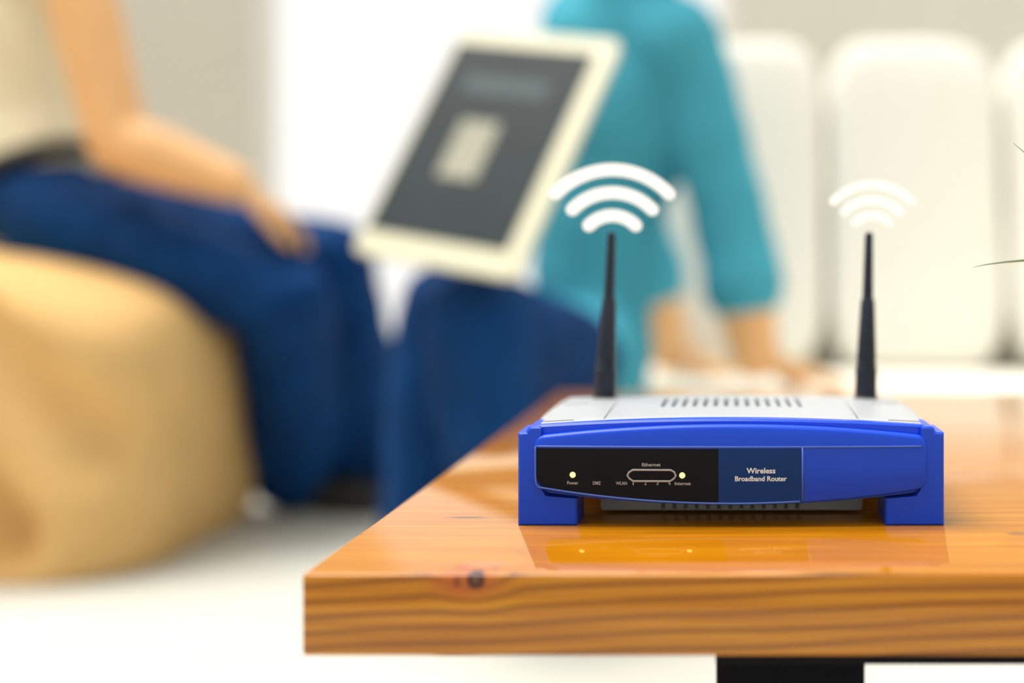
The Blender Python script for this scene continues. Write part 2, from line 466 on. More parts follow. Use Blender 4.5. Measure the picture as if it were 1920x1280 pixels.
# ================================================================== ROUTER
def router():
    root = empty('wireless_router', (-0.0003, 0.60, TZ))
    tag(root, 'blue and grey wireless router with two black antennas standing on the pine table', 'router')
    K = 4333.0

    def X(px): return (px - 1370.5) / K
    def Z(py): return (988 - py) / K

    def crv(x, end, mid, hw=0.0855):
        return mid + (end - mid) * min(1.0, abs(x) / hw) ** 2

    def rounded(x, x0, x1, r):
        """inward shift of top/bottom edge near the ends, for rounded corners"""
        d = min(x - x0, x1 - x)
        if d >= r: return 0.0
        d = max(d, 0.0)
        return r - math.sqrt(max(0.0, r * r - (r - d) ** 2))

    def yb(x): return 0.0030 * (abs(x) / 0.0855) ** 2          # the bezel bows forward in the middle
    # ---- blue housing behind the bezel
    secs = []
    xs = [-0.0880 + 0.1760 * i / 48 for i in range(49)]
    for x in xs:
        zt = crv(x, 0.0431, 0.0464, 0.088) - rounded(x, -0.088, 0.088, 0.002)
        zbm = crv(x, 0.0150, 0.0090, 0.088)
        secs.append([(x, 0.0042 + yb(x), zbm), (x, 0.0042 + yb(x), zt - 0.0009), (x, 0.0052 + yb(x), zt), (x, 0.0118, zt + 0.0001), (x, 0.0128, zt - 0.0012), (x, 0.0300, zt - 0.006), (x, 0.0300, zbm)])
    build('front_housing', loft(secs), M['blue'], root, auto=35)
    # ---- corner pillars with feet
    for s in (-1, 1):
        bm = bmesh.new()
        ol = [(0.0928, 0.0), (0.0928, 0.0405), (0.0893, 0.0407), (0.0885, 0.0425), (0.0872, 0.0431), (0.0835, 0.0431), (0.0835, 0.0160), (0.0800, 0.0128), (0.0672, 0.0118), (0.0672, 0.0)]
        ring = lambda y, sh: [(s * (abs(x) - (sh if x > 0.08 else -sh)), y, z + (sh if z < 0.001 else (-sh if z > 0.04 else 0))) for x, z in ol]
        bm = loft([ring(0.0040, 0.0008), ring(0.0048, 0.0), ring(0.0335, 0.0), ring(0.0342, 0.0006)])
        build('corner_foot', bm, M['blue'], root, auto=30)
    # ---- front bezel (proud of the housing)
    x0, x1 = -0.0855, 0.0848
    secs = []
    n = 64
    for i in range(n + 1):
        u = i / n
        x = x0 + (x1 - x0) * (0.5 - 0.5 * math.cos(math.pi * u))
        zt = crv(x, Z(819), Z(796)) - rounded(x, x0, x1, 0.0032)
        zbm = crv(x, Z(917), Z(947)) + rounded(x, x0, x1, 0.0040)
        y = yb(x) + (0.0016 if i in (0, n) else 0.0)
        r = 0.0011
        secs.append([(x, 0.012, zbm), (x, y + r, zbm), (x, y + 0.3 * r, zbm + 0.3 * r), (x, y, zbm + r), (x, y, zbm + (zt - zbm) * 0.4), (x, y - 0.0002, zbm + (zt - zbm) * 0.7),
                     (x, y, zt - 1.6 * r), (x, y + 0.5 * r, zt - 0.6 * r), (x, y + 1.8 * r, zt), (x, 0.012, zt)])
    bez = build('front_bezel', loft(secs), M['blue'], root, auto=50)

    def zbot(x): return crv(x, Z(917), Z(947)) + 0.0012

    def plate(name, xa, xb, zt, m, lift, rl=0.0, parent=bez):
        secs = []
        for i in range(33):
            x = xa + (xb - xa) * i / 32
            z0 = zbot(x)
            if rl and x - xa < rl:
                z0 += rl - math.sqrt(max(0, rl * rl - (rl - (x - xa)) ** 2))
            y = yb(x) - 0.0003
            secs.append([(x, y + 0.0008, z0), (x, y - lift, z0), (x, y - lift, zt), (x, y + 0.0008, zt)])
        return build(name, loft(secs), m, parent)
    panel = plate('indicator_panel', X(1004), X(1347), Z(841), M['panel_black'], 0.0002, 0.0030)
    tag(panel, 'black strip with green lights and small white print')
    name_panel = plate('name_panel', X(1347), X(1503), Z(841), M['blue_dark'], 0.0002)
    tag(name_panel, 'navy panel with two lines of white lettering')
    # ---- raised trim lines
    def yf(x): return yb(x) - 0.0004
    bm = bmesh.new()
    add_tube(bm, [(X(px), yf(X(px)) + 0.0001, Z(837.5)) for px in range(1002, 1741, 14)], 0.00042, 6)
    build('trim_line', bm, M['blue_light'], bez, True)
    bm = bmesh.new()
    pts = [(X(1002), yf(X(1002)), Z(838 + k * 8)) for k in range(8)]
    pts += [(X(1003.5), yf(X(1003.5)), Z(908)), (X(1009), yf(X(1009)), Z(914.5))]
    pts += [(X(px), yf(X(px)), zbot(X(px)) - 0.0003) for px in range(1020, 1506, 16)]
    add_tube(bm, pts, 0.00045, 6)
    build('trim_line', bm, M['blue_light'], bez, True)
    bm = bmesh.new()
    add_tube(bm, [(X(1504.5), yf(X(1504.5)), Z(838)), (X(1504.5), yf(X(1504.5)), zbot(X(1504.5)) - 0.0003)], 0.00045, 6)
    build('trim_line', bm, M['blue_light'], bez, True)
    # ---- print
    def print_text(txt, px, py, hpx, wpx, m, parent, bold=0.0):
        me = text_mesh(txt, 1.0, 0.0, bold)
        xs_ = [v.co.x for v in me.vertices]; ys_ = [v.co.y for v in me.vertices]
        cx, cy = (min(xs_) + max(xs_)) / 2, (min(ys_) + max(ys_)) / 2
        sx = wpx / K / (max(xs_) - min(xs_)); sz = hpx / K / (max(ys_) - min(ys_))
        for v in me.vertices:
            x = X(px) + (v.co.x - cx) * sx
            v.co = Vector((x, yb(x) - 0.00062, Z(py) + (v.co.y - cy) * sz))
        return link('lettering', me, m, parent)
    print_text('Wireless', 1426.5, 881.5, 10.5, 54, M['print_white'], name_panel, 0.02)
    print_text('Broadband Router', 1426.5, 896.5, 9.5, 97, M['print_white'], name_panel, 0.02)
    print_text('Power', 1073, 905.5, 6.2, 21, M['print_grey'], panel, 0.02)
    print_text('DMZ', 1118.5, 905.5, 6.2, 15, M['print_grey'], panel, 0.02)
    print_text('WLAN', 1165, 905.5, 6.2, 21, M['print_grey'], panel, 0.02)
    print_text('Internet', 1280, 905.5, 6.2, 30, M['print_grey'], panel, 0.02)
    print_text('Ethernet', 1221, 870.5, 6.5, 35, M['print_grey'], panel, 0.02)
    for k, px in enumerate((1187, 1210, 1232.5, 1255)):
        print_text(str(k + 1), px, 905, 7.5, 2 if k == 0 else 4, M['print_grey'], panel, 0.02)
    bm = bmesh.new()
    ol = [(1186, 880.5), (1257, 880.5), (1264, 884), (1267, 891), (1263, 897), (1256, 901.5), (1187, 901.5), (1180, 897), (1176, 891), (1179, 885)]
    add_tube(bm, [(X(a), yb(X(a)) - 0.0005, Z(b)) for a, b in ol], 0.00045, 6, True)
    build('port_outline', bm, M['print_grey'], panel, True)
    for px in (1073, 1279):
        x = X(px)
        bm = bmesh.new()
        bmesh.ops.create_icosphere(bm, subdivisions=3, radius=0.0013)
        for v in bm.verts:
            v.co = Vector((v.co.x + x, v.co.y * 0.5 + yb(x) - 0.0004, v.co.z + Z(890.5)))
        led = build('indicator_light', bm, M['led'], panel, True)
        tag(led, 'small round green light, lit')
    # ---- grey top cover with recessed vents
    D = 0.1500
    secs = []
    nx = 40
    for j, (y, dz, ww) in enumerate(((0.0128, -0.0011, 0.0878), (0.0150, 0.0, 0.0885), (0.030, 0.0001, 0.0890), (0.07, 0.0, 0.0900), (0.11, -0.0006, 0.0905), (0.146, -0.0014, 0.0905), (D, -0.0032, 0.0895))):
        ring = []
        for i in range(nx + 1):
            x = -ww + 2 * ww * i / nx
            k = 1 - 0.65 * min(1, (y / D))
            z = 0.0446 + dz + (0.0012 - 0.0030 * (abs(x) / 0.09) ** 2) * k - rounded(x, -ww, ww, 0.002)
            ring.append((x, y, z))
        ring += [(ww, y, 0.030), (ww * 0.985, y, 0.0120), (-ww * 0.985, y, 0.0120), (-ww, y, 0.030)]
        secs.append(ring)
    cover = build('top_cover', loft(secs), M['grey_plastic'], root, auto=35)
    tag(cover, 'light grey top with a row of vent slots')
    cut = bmesh.new()
    slots = [(-0.0333 + k * 0.00515) for k in range(14)]
    for x in slots:
        add_box(cut, x - 0.0010, x + 0.0010, 0.070, 0.124, 0.0425, 0.050)
    for s in (-1, 1):
        add_box(cut, *sorted((s * 0.0855, s * 0.0705)), 0.0200, 0.0232, 0.0405, 0.050)
        add_box(cut, *sorted((s * 0.0850, s * 0.0715)), 0.1010, 0.1045, 0.0405, 0.050)
        # seam from the lip to the back edge
        v = [cut.verts.new(p) for z in (0.0436, 0.050) for p in ((s * 0.0565, 0.022, z), (s * 0.0573, 0.022, z), (s * 0.0593, 0.160, z), (s * 0.0585, 0.160, z))]
        for f in ((0, 1, 2, 3), (4, 7, 6, 5), (0, 4, 5, 1), (1, 5, 6, 2), (2, 6, 7, 3), (3, 7, 4, 0)):
            cut.faces.new([v[i] for i in f])
    cutter = build('cutter', cut, None, root)
    md = cover.modifiers.new('vents', 'BOOLEAN'); md.operation = 'DIFFERENCE'; md.object = cutter; md.solver = 'EXACT'
    dg = bpy.context.evaluated_depsgraph_get()
    me = bpy.data.meshes.new_from_object(cover.evaluated_get(dg))
    cover.modifiers.clear(); old = cover.data; cover.data = me; bpy.data.meshes.remove(old)
    me.materials.clear(); me.materials.append(M['grey_plastic'])
    bpy.data.objects.remove(cutter)
    # dark strips that paint shade on the slot floors: one mesh shared by all 14
    sbm = box(-0.0010, 0.0010, 0.070, 0.124, 0.0424, 0.0429)
    first = None
    for x in slots:
        if first is None:
            first = build('vent_slot', sbm, M['slot'], cover); q = first
        else:
            q = first.copy(); C.objects.link(q)
        q.location = (x, 0, 0)
    for s in (-1, 1):
        for (a, b_, y0, y1) in ((0.0855, 0.0705, 0.0200, 0.0232), (0.0850, 0.0715, 0.1010, 0.1045)):
            build('stacking_slot', box(*sorted((s * a, s * b_)), y0, y1, 0.0403, 0.0416), M['grey_dark'], cover)
    # ---- lower tub between the feet, with its own vents, and the rear feet
    tub = build('bottom_tub', box(-0.0595, 0.0600, 0.034, 0.140, 0.0012, 0.0125, 0.0012), M['grey_plastic'], root, auto=40)
    first = None
    for k in range(13):
        x = -0.0310 + k * 0.0051
        if first is None:
            first = build('vent_slot', box(-0.0009, 0.0009, 0.0337, 0.0350, 0.0022, 0.0078), M['slot'], tub); q = first
        else:
            q = first.copy(); C.objects.link(q)
        q.location = (x, 0, 0)
    for s in (-1, 1):
        build('rear_foot', box(*sorted((s * 0.0905, s * 0.0640)), 0.112, 0.146, 0.0, 0.0125, 0.0012), M['grey_dark'], root, auto=40)
    # ---- antennas
    for (bx, tx, lab) in ((-0.0670, -0.0633, 'left'), (0.0713, 0.0731, 'right')):
        p0 = Vector((bx, 0.135, 0.0425)); p1 = Vector((tx, 0.135, 0.1312))
        L = (p1 - p0).length; ax = p1 - p0
        prof = [(0.0055, 0.0), (0.0058, 0.0006), (0.0057, 0.0165), (0.0050, 0.0170), (0.0050, 0.0178), (0.0054, 0.0183), (0.0053, 0.0198), (0.0048, 0.0202), (0.0048, 0.0210), (0.0052, 0.0214), (0.0037, 0.0526), (0.0034, 0.0530)]
        sl = build('antenna', lathe(prof, 14, p0, ax), M['antenna'], root, auto=40)
        prof = [(0.0030, 0.0528), (0.0029, 0.0535), (0.0022, L - 0.0020), (0.0018, L - 0.0006), (0.0008, L)]
        build('whip', lathe(prof, 18, p0, ax), M['antenna'], sl, auto=40)
        build('hinge_cap', lathe([(0.0068, -0.0010), (0.0068, 0.0010), (0.0058, 0.0018)], 24, p0, Vector((0, 0, 1))), M['grey_dark'], sl, auto=40)
        bm = bmesh.new()
        add_tube(bm, [p0 + Vector((0, 0.013, -0.006)), p0 + Vector((0, 0.024, -0.006))], 0.0048, 18)
        build('hinge', bm, M['antenna'], sl, auto=40)


router()


# ================================================================== WIRELESS SYMBOLS above the antennas
def symbol(px, py, d, r_list, w, half, label):
    c = at(px, py, d)
    root = empty('wireless_symbol', c)
    tag(root, label, 'symbol', 'wireless signal symbols above the antennas')
    k = d / F_PX
    for R in r_list:
        R *= k; hw = w * k / 2
        ol = []
        n = 28
        a0 = math.radians(half)
        # outline: outer arc, round end, inner arc, round end
        for i in range(n + 1):
            a = -a0 + 2 * a0 * i / n
            ol.append(((R + hw) * math.sin(a), (R + hw) * math.cos(a)))
        for i in range(1, 8):
            t = math.pi * i / 8
            cx, cz = R * math.sin(a0), R * math.cos(a0)
            ol.append((cx + hw * (math.sin(a0) * math.cos(t) + math.cos(a0) * math.sin(t)), cz + hw * (math.cos(a0) * math.cos(t) - math.sin(a0) * math.sin(t))))
        for i in range(n + 1):
            a = a0 - 2 * a0 * i / n
            ol.append(((R - hw) * math.sin(a), (R - hw) * math.cos(a)))
        for i in range(1, 8):
            t = math.pi * i / 8
            cx, cz = -R * math.sin(a0), R * math.cos(a0)
            ol.append((cx + hw * (math.sin(a0) * math.cos(t) - math.cos(a0) * math.sin(t)), cz - hw * (math.cos(a0) * math.cos(t) + math.sin(a0) * math.sin(t))))
        th = 0.0016
        bm = loft([[(x, -th, z) for x, z in ol], [(x, th, z) for x, z in ol]])
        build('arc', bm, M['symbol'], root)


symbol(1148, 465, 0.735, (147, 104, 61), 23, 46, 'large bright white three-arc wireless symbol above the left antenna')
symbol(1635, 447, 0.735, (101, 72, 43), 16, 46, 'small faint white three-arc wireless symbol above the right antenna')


# ================================================================== PLANT at the right, mostly out of frame
def plant():
    px, py = 0.285, 0.70
    root = empty('potted_plant', (px, py, TZ))
    tag(root, 'grassy potted plant at the right whose thin leaf tips reach in', 'plant')
    build('pot', lathe([(0.030, 0.0), (0.034, 0.001), (0.046, 0.080), (0.046, 0.085), (0.042, 0.085), (0.041, 0.076), (0.0, 0.075)], 32), M['pot'], root, auto=40)
    build('soil', lathe([(0.0405, 0.070), (0.0405, 0.0765), (0.02, 0.079), (0.001, 0.080)], 24), M['soil'], root, True)

    def leaf(p0, p1, p2, p3, w):
        bm = bmesh.new()
        n = 14
        L = []; up = Vector((0, 0, 1))
        for i in range(n + 1):
            t = i / n
            q = p0 * (1 - t) ** 3 + p1 * 3 * t * (1 - t) ** 2 + p2 * 3 * t * t * (1 - t) + p3 * t ** 3
            tg = ((p1 - p0) * (1 - t) ** 2 + (p2 - p1) * 2 * t * (1 - t) + (p3 - p2) * t * t).normalized()
            s = tg.cross(up)
            s = s.normalized() if s.length > 1e-4 else Vector((0, 1, 0))
            nn = s.cross(tg).normalized()
            ww = w * (0.55 + 0.45 * math.sin(math.pi * min(1, t * 1.2))) * (1 - t ** 3) + 0.00015
            L.append([q - s * ww, q - nn * ww * 0.45, q + s * ww, q + nn * ww * 0.45])
        build('leaf', loft(L), M['leaf'], root, True)
    base = Vector((0, 0, 0.076))
    org = Vector((px, py, TZ))
    # the two leaves whose tips the picture shows
    for (tip, mid, w) in ((at(1824, 501, 0.62), at(1905, 478, 0.63), 0.0034), (at(1900, 268, 0.62), at(1970, 345, 0.64), 0.0024)):
        t = tip - org; m_ = mid - org
        leaf(base + Vector((-0.008, -0.004, 0)), base + Vector((-0.02, 0, 0.05)), m_, t, w)
    rng = random.Random(4)
    for k in range(26):
        a = rng.uniform(-1.9, 1.9)
        ln = rng.uniform(0.09, 0.17); rise = rng.uniform(0.04, 0.15)
        d = Vector((math.cos(a), math.sin(a), 0))
        if d.x < 0.0: ln *= 0.45
        leaf(base + d * 0.012, base + d * ln * 0.25 + Vector((0, 0, rise)), base + d * ln * 0.7 + Vector((0, 0, rise * 1.25)), base + d * ln + Vector((0, 0, rise * rng.uniform(0.5, 1.0))), rng.uniform(0.0018, 0.0028))


plant()


# ================================================================== SOFA with cushions
def soft_box(cx, cy, cz, sx, sy, sz, p=4.0, nu=40, nv=24, wob=0.004, seed=0):
    """superellipsoid cushion"""
    bm = bmesh.new()
    def sg(v, e): return math.copysign(abs(v) ** e, v)
    e = 2.0 / p
    rows = []
    for j in range(1, nv):
        v = -math.pi / 2 + math.pi * j / nv
        row = []
        for i in range(nu):
            u = 2 * math.pi * i / nu
            q = Vector((sg(math.cos(v), e) * sg(math.cos(u), e) * sx / 2, sg(math.cos(v), e) * sg(math.sin(u), e) * sy / 2, sg(math.sin(v), e) * sz / 2))
            q *= 1 + wob * 4 * noise.noise(q * 9 + Vector((seed, 0, 0)))
            row.append(bm.verts.new(q + Vector((cx, cy, cz))))
        rows.append(row)
    for a, b in zip(rows, rows[1:]):
        for i in range(nu):
            bm.faces.new((a[i], a[(i + 1) % nu], b[(i + 1) % nu], b[i]))
    s = bm.verts.new((cx, cy, cz - sz / 2)); t = bm.verts.new((cx, cy, cz + sz / 2))
    for i in range(nu):
        bm.faces.new((s, rows[0][(i + 1) % nu], rows[0][i])); bm.faces.new((t, rows[-1][i], rows[-1][(i + 1) % nu]))
    return bm


SEAT = 0.25


def sofa():
    root = empty('sofa', (0.5, 2.3, 0))
    tag(root, 'low white sofa behind the table', 'sofa')
    inv = -root.location

    def part(name, bm, m, sm=True):
        o = build(name, bm, m, root, sm); o.location = inv; return o
    x0, x1 = -0.36, 1.56
    part('base', box(x0, x1, 1.97, 2.92, 0.03, 0.14, 0.015, 3), M['sofa'])
    for a, b in ((x0, 0.60), (0.60, x1)):
        part('seat_cushion', soft_box((a + b) / 2, 2.355, 0.195, b - a, 0.80, 0.115, 8, 56, 20, 0.001, a), M['sofa'])
    part('backrest', box(x0, x1, 2.76, 2.92, 0.14, 0.62, 0.03, 4), M['sofa'])
    for x in (x0 + 0.08, x1 - 0.08):
        for y in (2.02, 2.82):
            part('foot', box(x - 0.025, x + 0.025, y - 0.025, y + 0.025, 0.0, 0.03, 0.004), M['white_paint'], False)
    labs = ('tall white back cushion on the sofa beside the teal sleeve', 'tall white back cushion in the middle behind the right antenna', 'tall white back cushion at the right end of the picture', 'tall white back cushion on the sofa past the right edge')
    for k in range(3):
        x = 0.0 + 0.335 * k + 0.01
        o = build('back_cushion', soft_box(0, 0, 0.315, 0.331, 0.15, 0.63, 5.4, 40, 28, 0.006, k * 3.1), M['cushion'], None, True)
        o.location = (x, 2.60, SEAT); o.rotation_euler = (math.radians(-9), 0, 0)
        tag(o, labs[k], 'cushion', 'white back cushions on the sofa')


sofa()


# ================================================================== BEANBAG
def to_mesh_with(o, mods):
    for kind, kw in mods:
        md = o.modifiers.new(kind, kind)
        for k, v in kw.items():
            setattr(md, k, v)
    dg = bpy.context.evaluated_depsgraph_get()
    me = bpy.data.meshes.new_from_object(o.evaluated_get(dg))
    return me


def ball(bm, c, r, rot=None, sub=3):
    """ellipsoid; r a number or 3-vector"""
    v0 = bmesh.ops.create_icosphere(bm, subdivisions=sub, radius=1.0)['verts']
    rr = Vector((r, r, r)) if isinstance(r, (int, float)) else Vector(r)
    for v in v0:
        q = Vector((v.co.x * rr.x, v.co.y * rr.y, v.co.z * rr.z))
        if rot is not None: q = rot @ q
        v.co = q + Vector(c)


def bone(bm, p0, r0, p1, r1, seg=16):
    p0 = Vector(p0); p1 = Vector(p1)
    ball(bm, p0, r0, sub=2); ball(bm, p1, r1, sub=2)
    ax = p1 - p0
    L = ax.length
    if L < 1e-5: return
    q = Vector((0, 0, 1)).rotation_difference(ax)
    A = [bm.verts.new(p0 + q @ Vector((r0 * math.cos(2 * math.pi * i / seg), r0 * math.sin(2 * math.pi * i / seg), 0))) for i in range(seg)]
    B = [bm.verts.new(p0 + q @ Vector((r1 * math.cos(2 * math.pi * i / seg), r1 * math.sin(2 * math.pi * i / seg), L))) for i in range(seg)]
    for i in range(seg):
        bm.faces.new((A[i], A[(i + 1) % seg], B[(i + 1) % seg], B[i]))
    bm.faces.new(A[::-1]); bm.faces.new(B)


def chain(bm, pts):
    """pts = [(point, radius), ...]"""
    for (a, ra), (b, rb) in zip(pts, pts[1:]):
        bone(bm, a, ra, b, rb)


def skinned(name, bm, m, parent, voxel=0.006, it=6, fac=0.5, fold=0.0, fscale=(9, 9, 9), seed=0.0, org=Vector((0, 0, 0)), zmin=None):
    """melt overlapping closed pieces into ONE continuous surface, smooth it, add cloth folds"""
    me = bpy.data.meshes.new('raw'); bm.to_mesh(me); bm.free()
    t = bpy.data.objects.new('raw', me); C.objects.link(t)
    out = to_mesh_with(t, [('REMESH', dict(mode='VOXEL', voxel_size=voxel)), ('SMOOTH', dict(factor=fac, iterations=it))])
    bpy.data.objects.remove(t); bpy.data.meshes.remove(me)
    out.name = name
    nrm = [v.normal.copy() for v in out.vertices]
    for v, nn in zip(out.vertices, nrm):
        if fold:
            q = Vector((v.co.x * fscale[0], v.co.y * fscale[1], v.co.z * fscale[2])) + Vector((seed, seed * 1.7, 0))
            f = noise.noise(q) + 0.5 * noise.noise(q * 2.1)
            v.co += nn * fold * f
        if zmin is not None and v.co.z < zmin: v.co.z = zmin
        v.co -= org
    return link(name, out, m, parent, True)


def beanbag():
    org = Vector((-1.3, 2.42, 0))
    lab = ('large tan fabric beanbag on the pale floor at the left', 'beanbag')
    bm = bmesh.new()
    # squat bag, higher at the back where it props the sitter
    src = soft_box(-1.34, 2.26, 0.20, 1.02, 0.74, 0.575, 4.6, 56, 36, 0.0)
    for v in src.verts:
        v.co.z *= 1 - 0.10 * (v.co.x + 1.34) / 0.5
    me = bpy.data.meshes.new('t'); src.to_mesh(me); src.free(); bm.from_mesh(me); bpy.data.meshes.remove(me)
    ball(bm, (-1.72, 2.46, 0.36), (0.30, 0.42, 0.42))
    ball(bm, (-1.50, 2.34, 0.28), (0.36, 0.38, 0.22))
    body = skinned('beanbag', bm, M['beanbag'], None, 0.014, 10, 0.5, 0.018, (2.6, 3, 5), 3.3, org, 0.0)
    body.location = org; tag(body, *lab)
    # the long slack fold that runs down the near side
    for v in body.data.vertices:
        q = v.co + org
        if q.y > 2.42: continue
        for (a, b, dep, wd) in ((Vector((-1.36, 0, 0.40)), Vector((-1.03, 0, 0.07)), 0.085, 0.055), (Vector((-1.06, 0, 0.36)), Vector((-0.90, 0, 0.20)), 0.045, 0.045)):
            p = Vector((q.x, 0, q.z)); ab = b - a
            t = max(0, min(1, (p - a).dot(ab) / ab.length_squared))
            d = (p - (a + ab * t)).length
            w = math.exp(-(d / wd) ** 2)
            v.co.y += dep * w * 1.3
    body.data.update()


beanbag()


# ================================================================== PEOPLE
def hand_bones(bm, w, d, n, side, curl=0.35, spread=0.10, k=1.0):
    """w wrist, d finger direction, n palm normal, side = +1/-1 picks the thumb side"""
    d = d.normalized(); n = (n - d * n.dot(d)).normalized(); s = d.cross(n).normalized() * side
    offs = (0.031, 0.0105, -0.010, -0.029); lens = (0.070, 0.079, 0.073, 0.057); roots = (0.086, 0.090, 0.086, 0.078)
    for o_, L, r0 in zip(offs, lens, roots):
        kn = w + d * r0 * k + s * o_ * k
        bone(bm, w + s * o_ * 0.55 * k + d * 0.012, 0.0165 * k, kn, 0.0125 * k, 10)
        dd = (d + s * o_ * spread / 0.03).normalized()
        p = kn; ang = curl * 0.6
        for f, rr in ((0.45, 0.0095), (0.32, 0.0088), (0.23, 0.0078)):
            q = p + (dd * math.cos(ang) + n * math.sin(ang)) * L * f * k
            bone(bm, p, rr * k, q, rr * 0.93 * k, 10)
            p = q; ang += curl
    t0 = w + d * 0.022 * k + s * 0.024 * k
    t1 = t0 + (d * 0.62 + s * 0.66 + n * 0.30).normalized() * 0.042 * k
    t2 = t1 + (d * 0.85 + s * 0.38 + n * 0.30).normalized() * 0.032 * k
    t3 = t2 + (d * 0.93 + s * 0.12 + n * 0.30).normalized() * 0.025 * k
    chain(bm, [(w + s * 0.01, 0.018 * k), (t0, 0.0165 * k), (t1, 0.0118 * k), (t2, 0.0105 * k), (t3, 0.0085 * k)])


def head_bones(bm, c, R):
    """c centre of the skull, R rotation: local +X = the way the face looks, +Z up"""
    T = lambda x, y, z: c + R @ Vector((x, y, z))
    ball(bm, T(-0.012, 0, 0.025), (0.094, 0.075, 0.088), R)
    ball(bm, T(0.022, 0, -0.045), (0.066, 0.060, 0.075), R)
    bone(bm, T(0.030, 0, -0.095), 0.030, T(0.066, 0, -0.100), 0.020)
    bone(bm, T(0.084, 0, 0.012), 0.009, T(0.100, 0, -0.028), 0.0125)
    for s in (-1, 1):
        ball(bm, T(0.092, s * 0.011, -0.032), 0.008)
        ball(bm, T(0.062, s * 0.036, -0.030), (0.024, 0.020, 0.020), R)
        bone(bm, T(0.080, s * 0.014, 0.030), 0.010, T(0.068, s * 0.045, 0.028), 0.009)
        ball(bm, T(-0.010, s * 0.075, -0.008), (0.017, 0.008, 0.030), R)
    ball(bm, T(0.078, 0, -0.062), (0.014, 0.022, 0.010), R)


def head_parts(c, R, org, parent, hair, long_hair):
    T = lambda x, y, z: c + R @ Vector((x, y, z)) - org
    for s in (-1, 1):
        bm = bmesh.new(); ball(bm, T(0.0665, s * 0.030, 0.004), 0.0125)
        e = build('eye', bm, M['eye'], parent, True)
        bm = bmesh.new(); ball(bm, T(0.0755, s * 0.030, 0.003), 0.0050)
        build('iris', bm, M['iris'], e, True)
    bm = bmesh.new()
    ball(bm, T(0.088, 0, -0.058), (0.006, 0.021, 0.0045), R); ball(bm, T(0.086, 0, -0.066), (0.007, 0.018, 0.005), R)
    build('lips', bm, M['lip'], parent, True)
    bm = bmesh.new()
    U = lambda x, y, z: c + R @ Vector((x, y, z))
    ball(bm, U(-0.026, 0, 0.040), (0.096, 0.084, 0.090), R)
    ball(bm, U(-0.060, 0, -0.010), (0.058, 0.074, 0.085), R)
    if long_hair:
        chain(bm, [(U(-0.070, 0, 0.0), 0.065), (U(-0.085, 0, -0.10), 0.060), (U(-0.090, 0, -0.20), 0.048), (U(-0.095, 0, -0.27), 0.028)])
        for s in (-1, 1):
            chain(bm, [(U(0.005, s * 0.070, 0.055), 0.026), (U(-0.032, s * 0.078, -0.02), 0.026), (U(-0.05, s * 0.072, -0.12), 0.024)])
    skinned('hair', bm, hair, parent, 0.008, 4, 0.5, 0.004, (30, 30, 12), 1.0, org)


def shoe(name, ankle, direction, parent, org, m):
    d = Vector((direction[0], direction[1], 0)).normalized()
    s = Vector((-d.y, d.x, 0))
    a = Vector((ankle.x, ankle.y, 0))
    bm = bmesh.new()
    chain(bm, [(a - d * 0.030 + Vector((0, 0, 0.045)), 0.040), (a + d * 0.05 + Vector((0, 0, 0.042)), 0.040), (a + d * 0.12 + Vector((0, 0, 0.034)), 0.038), (a + d * 0.165 + Vector((0, 0, 0.026)), 0.030)])
    bone(bm, a + Vector((0, 0, 0.05)), 0.042, a + Vector((0, 0, 0.095)), 0.043)
    return skinned(name, bm, m, parent, 0.008, 4, 0.5, 0, org=org, zmin=0.0)


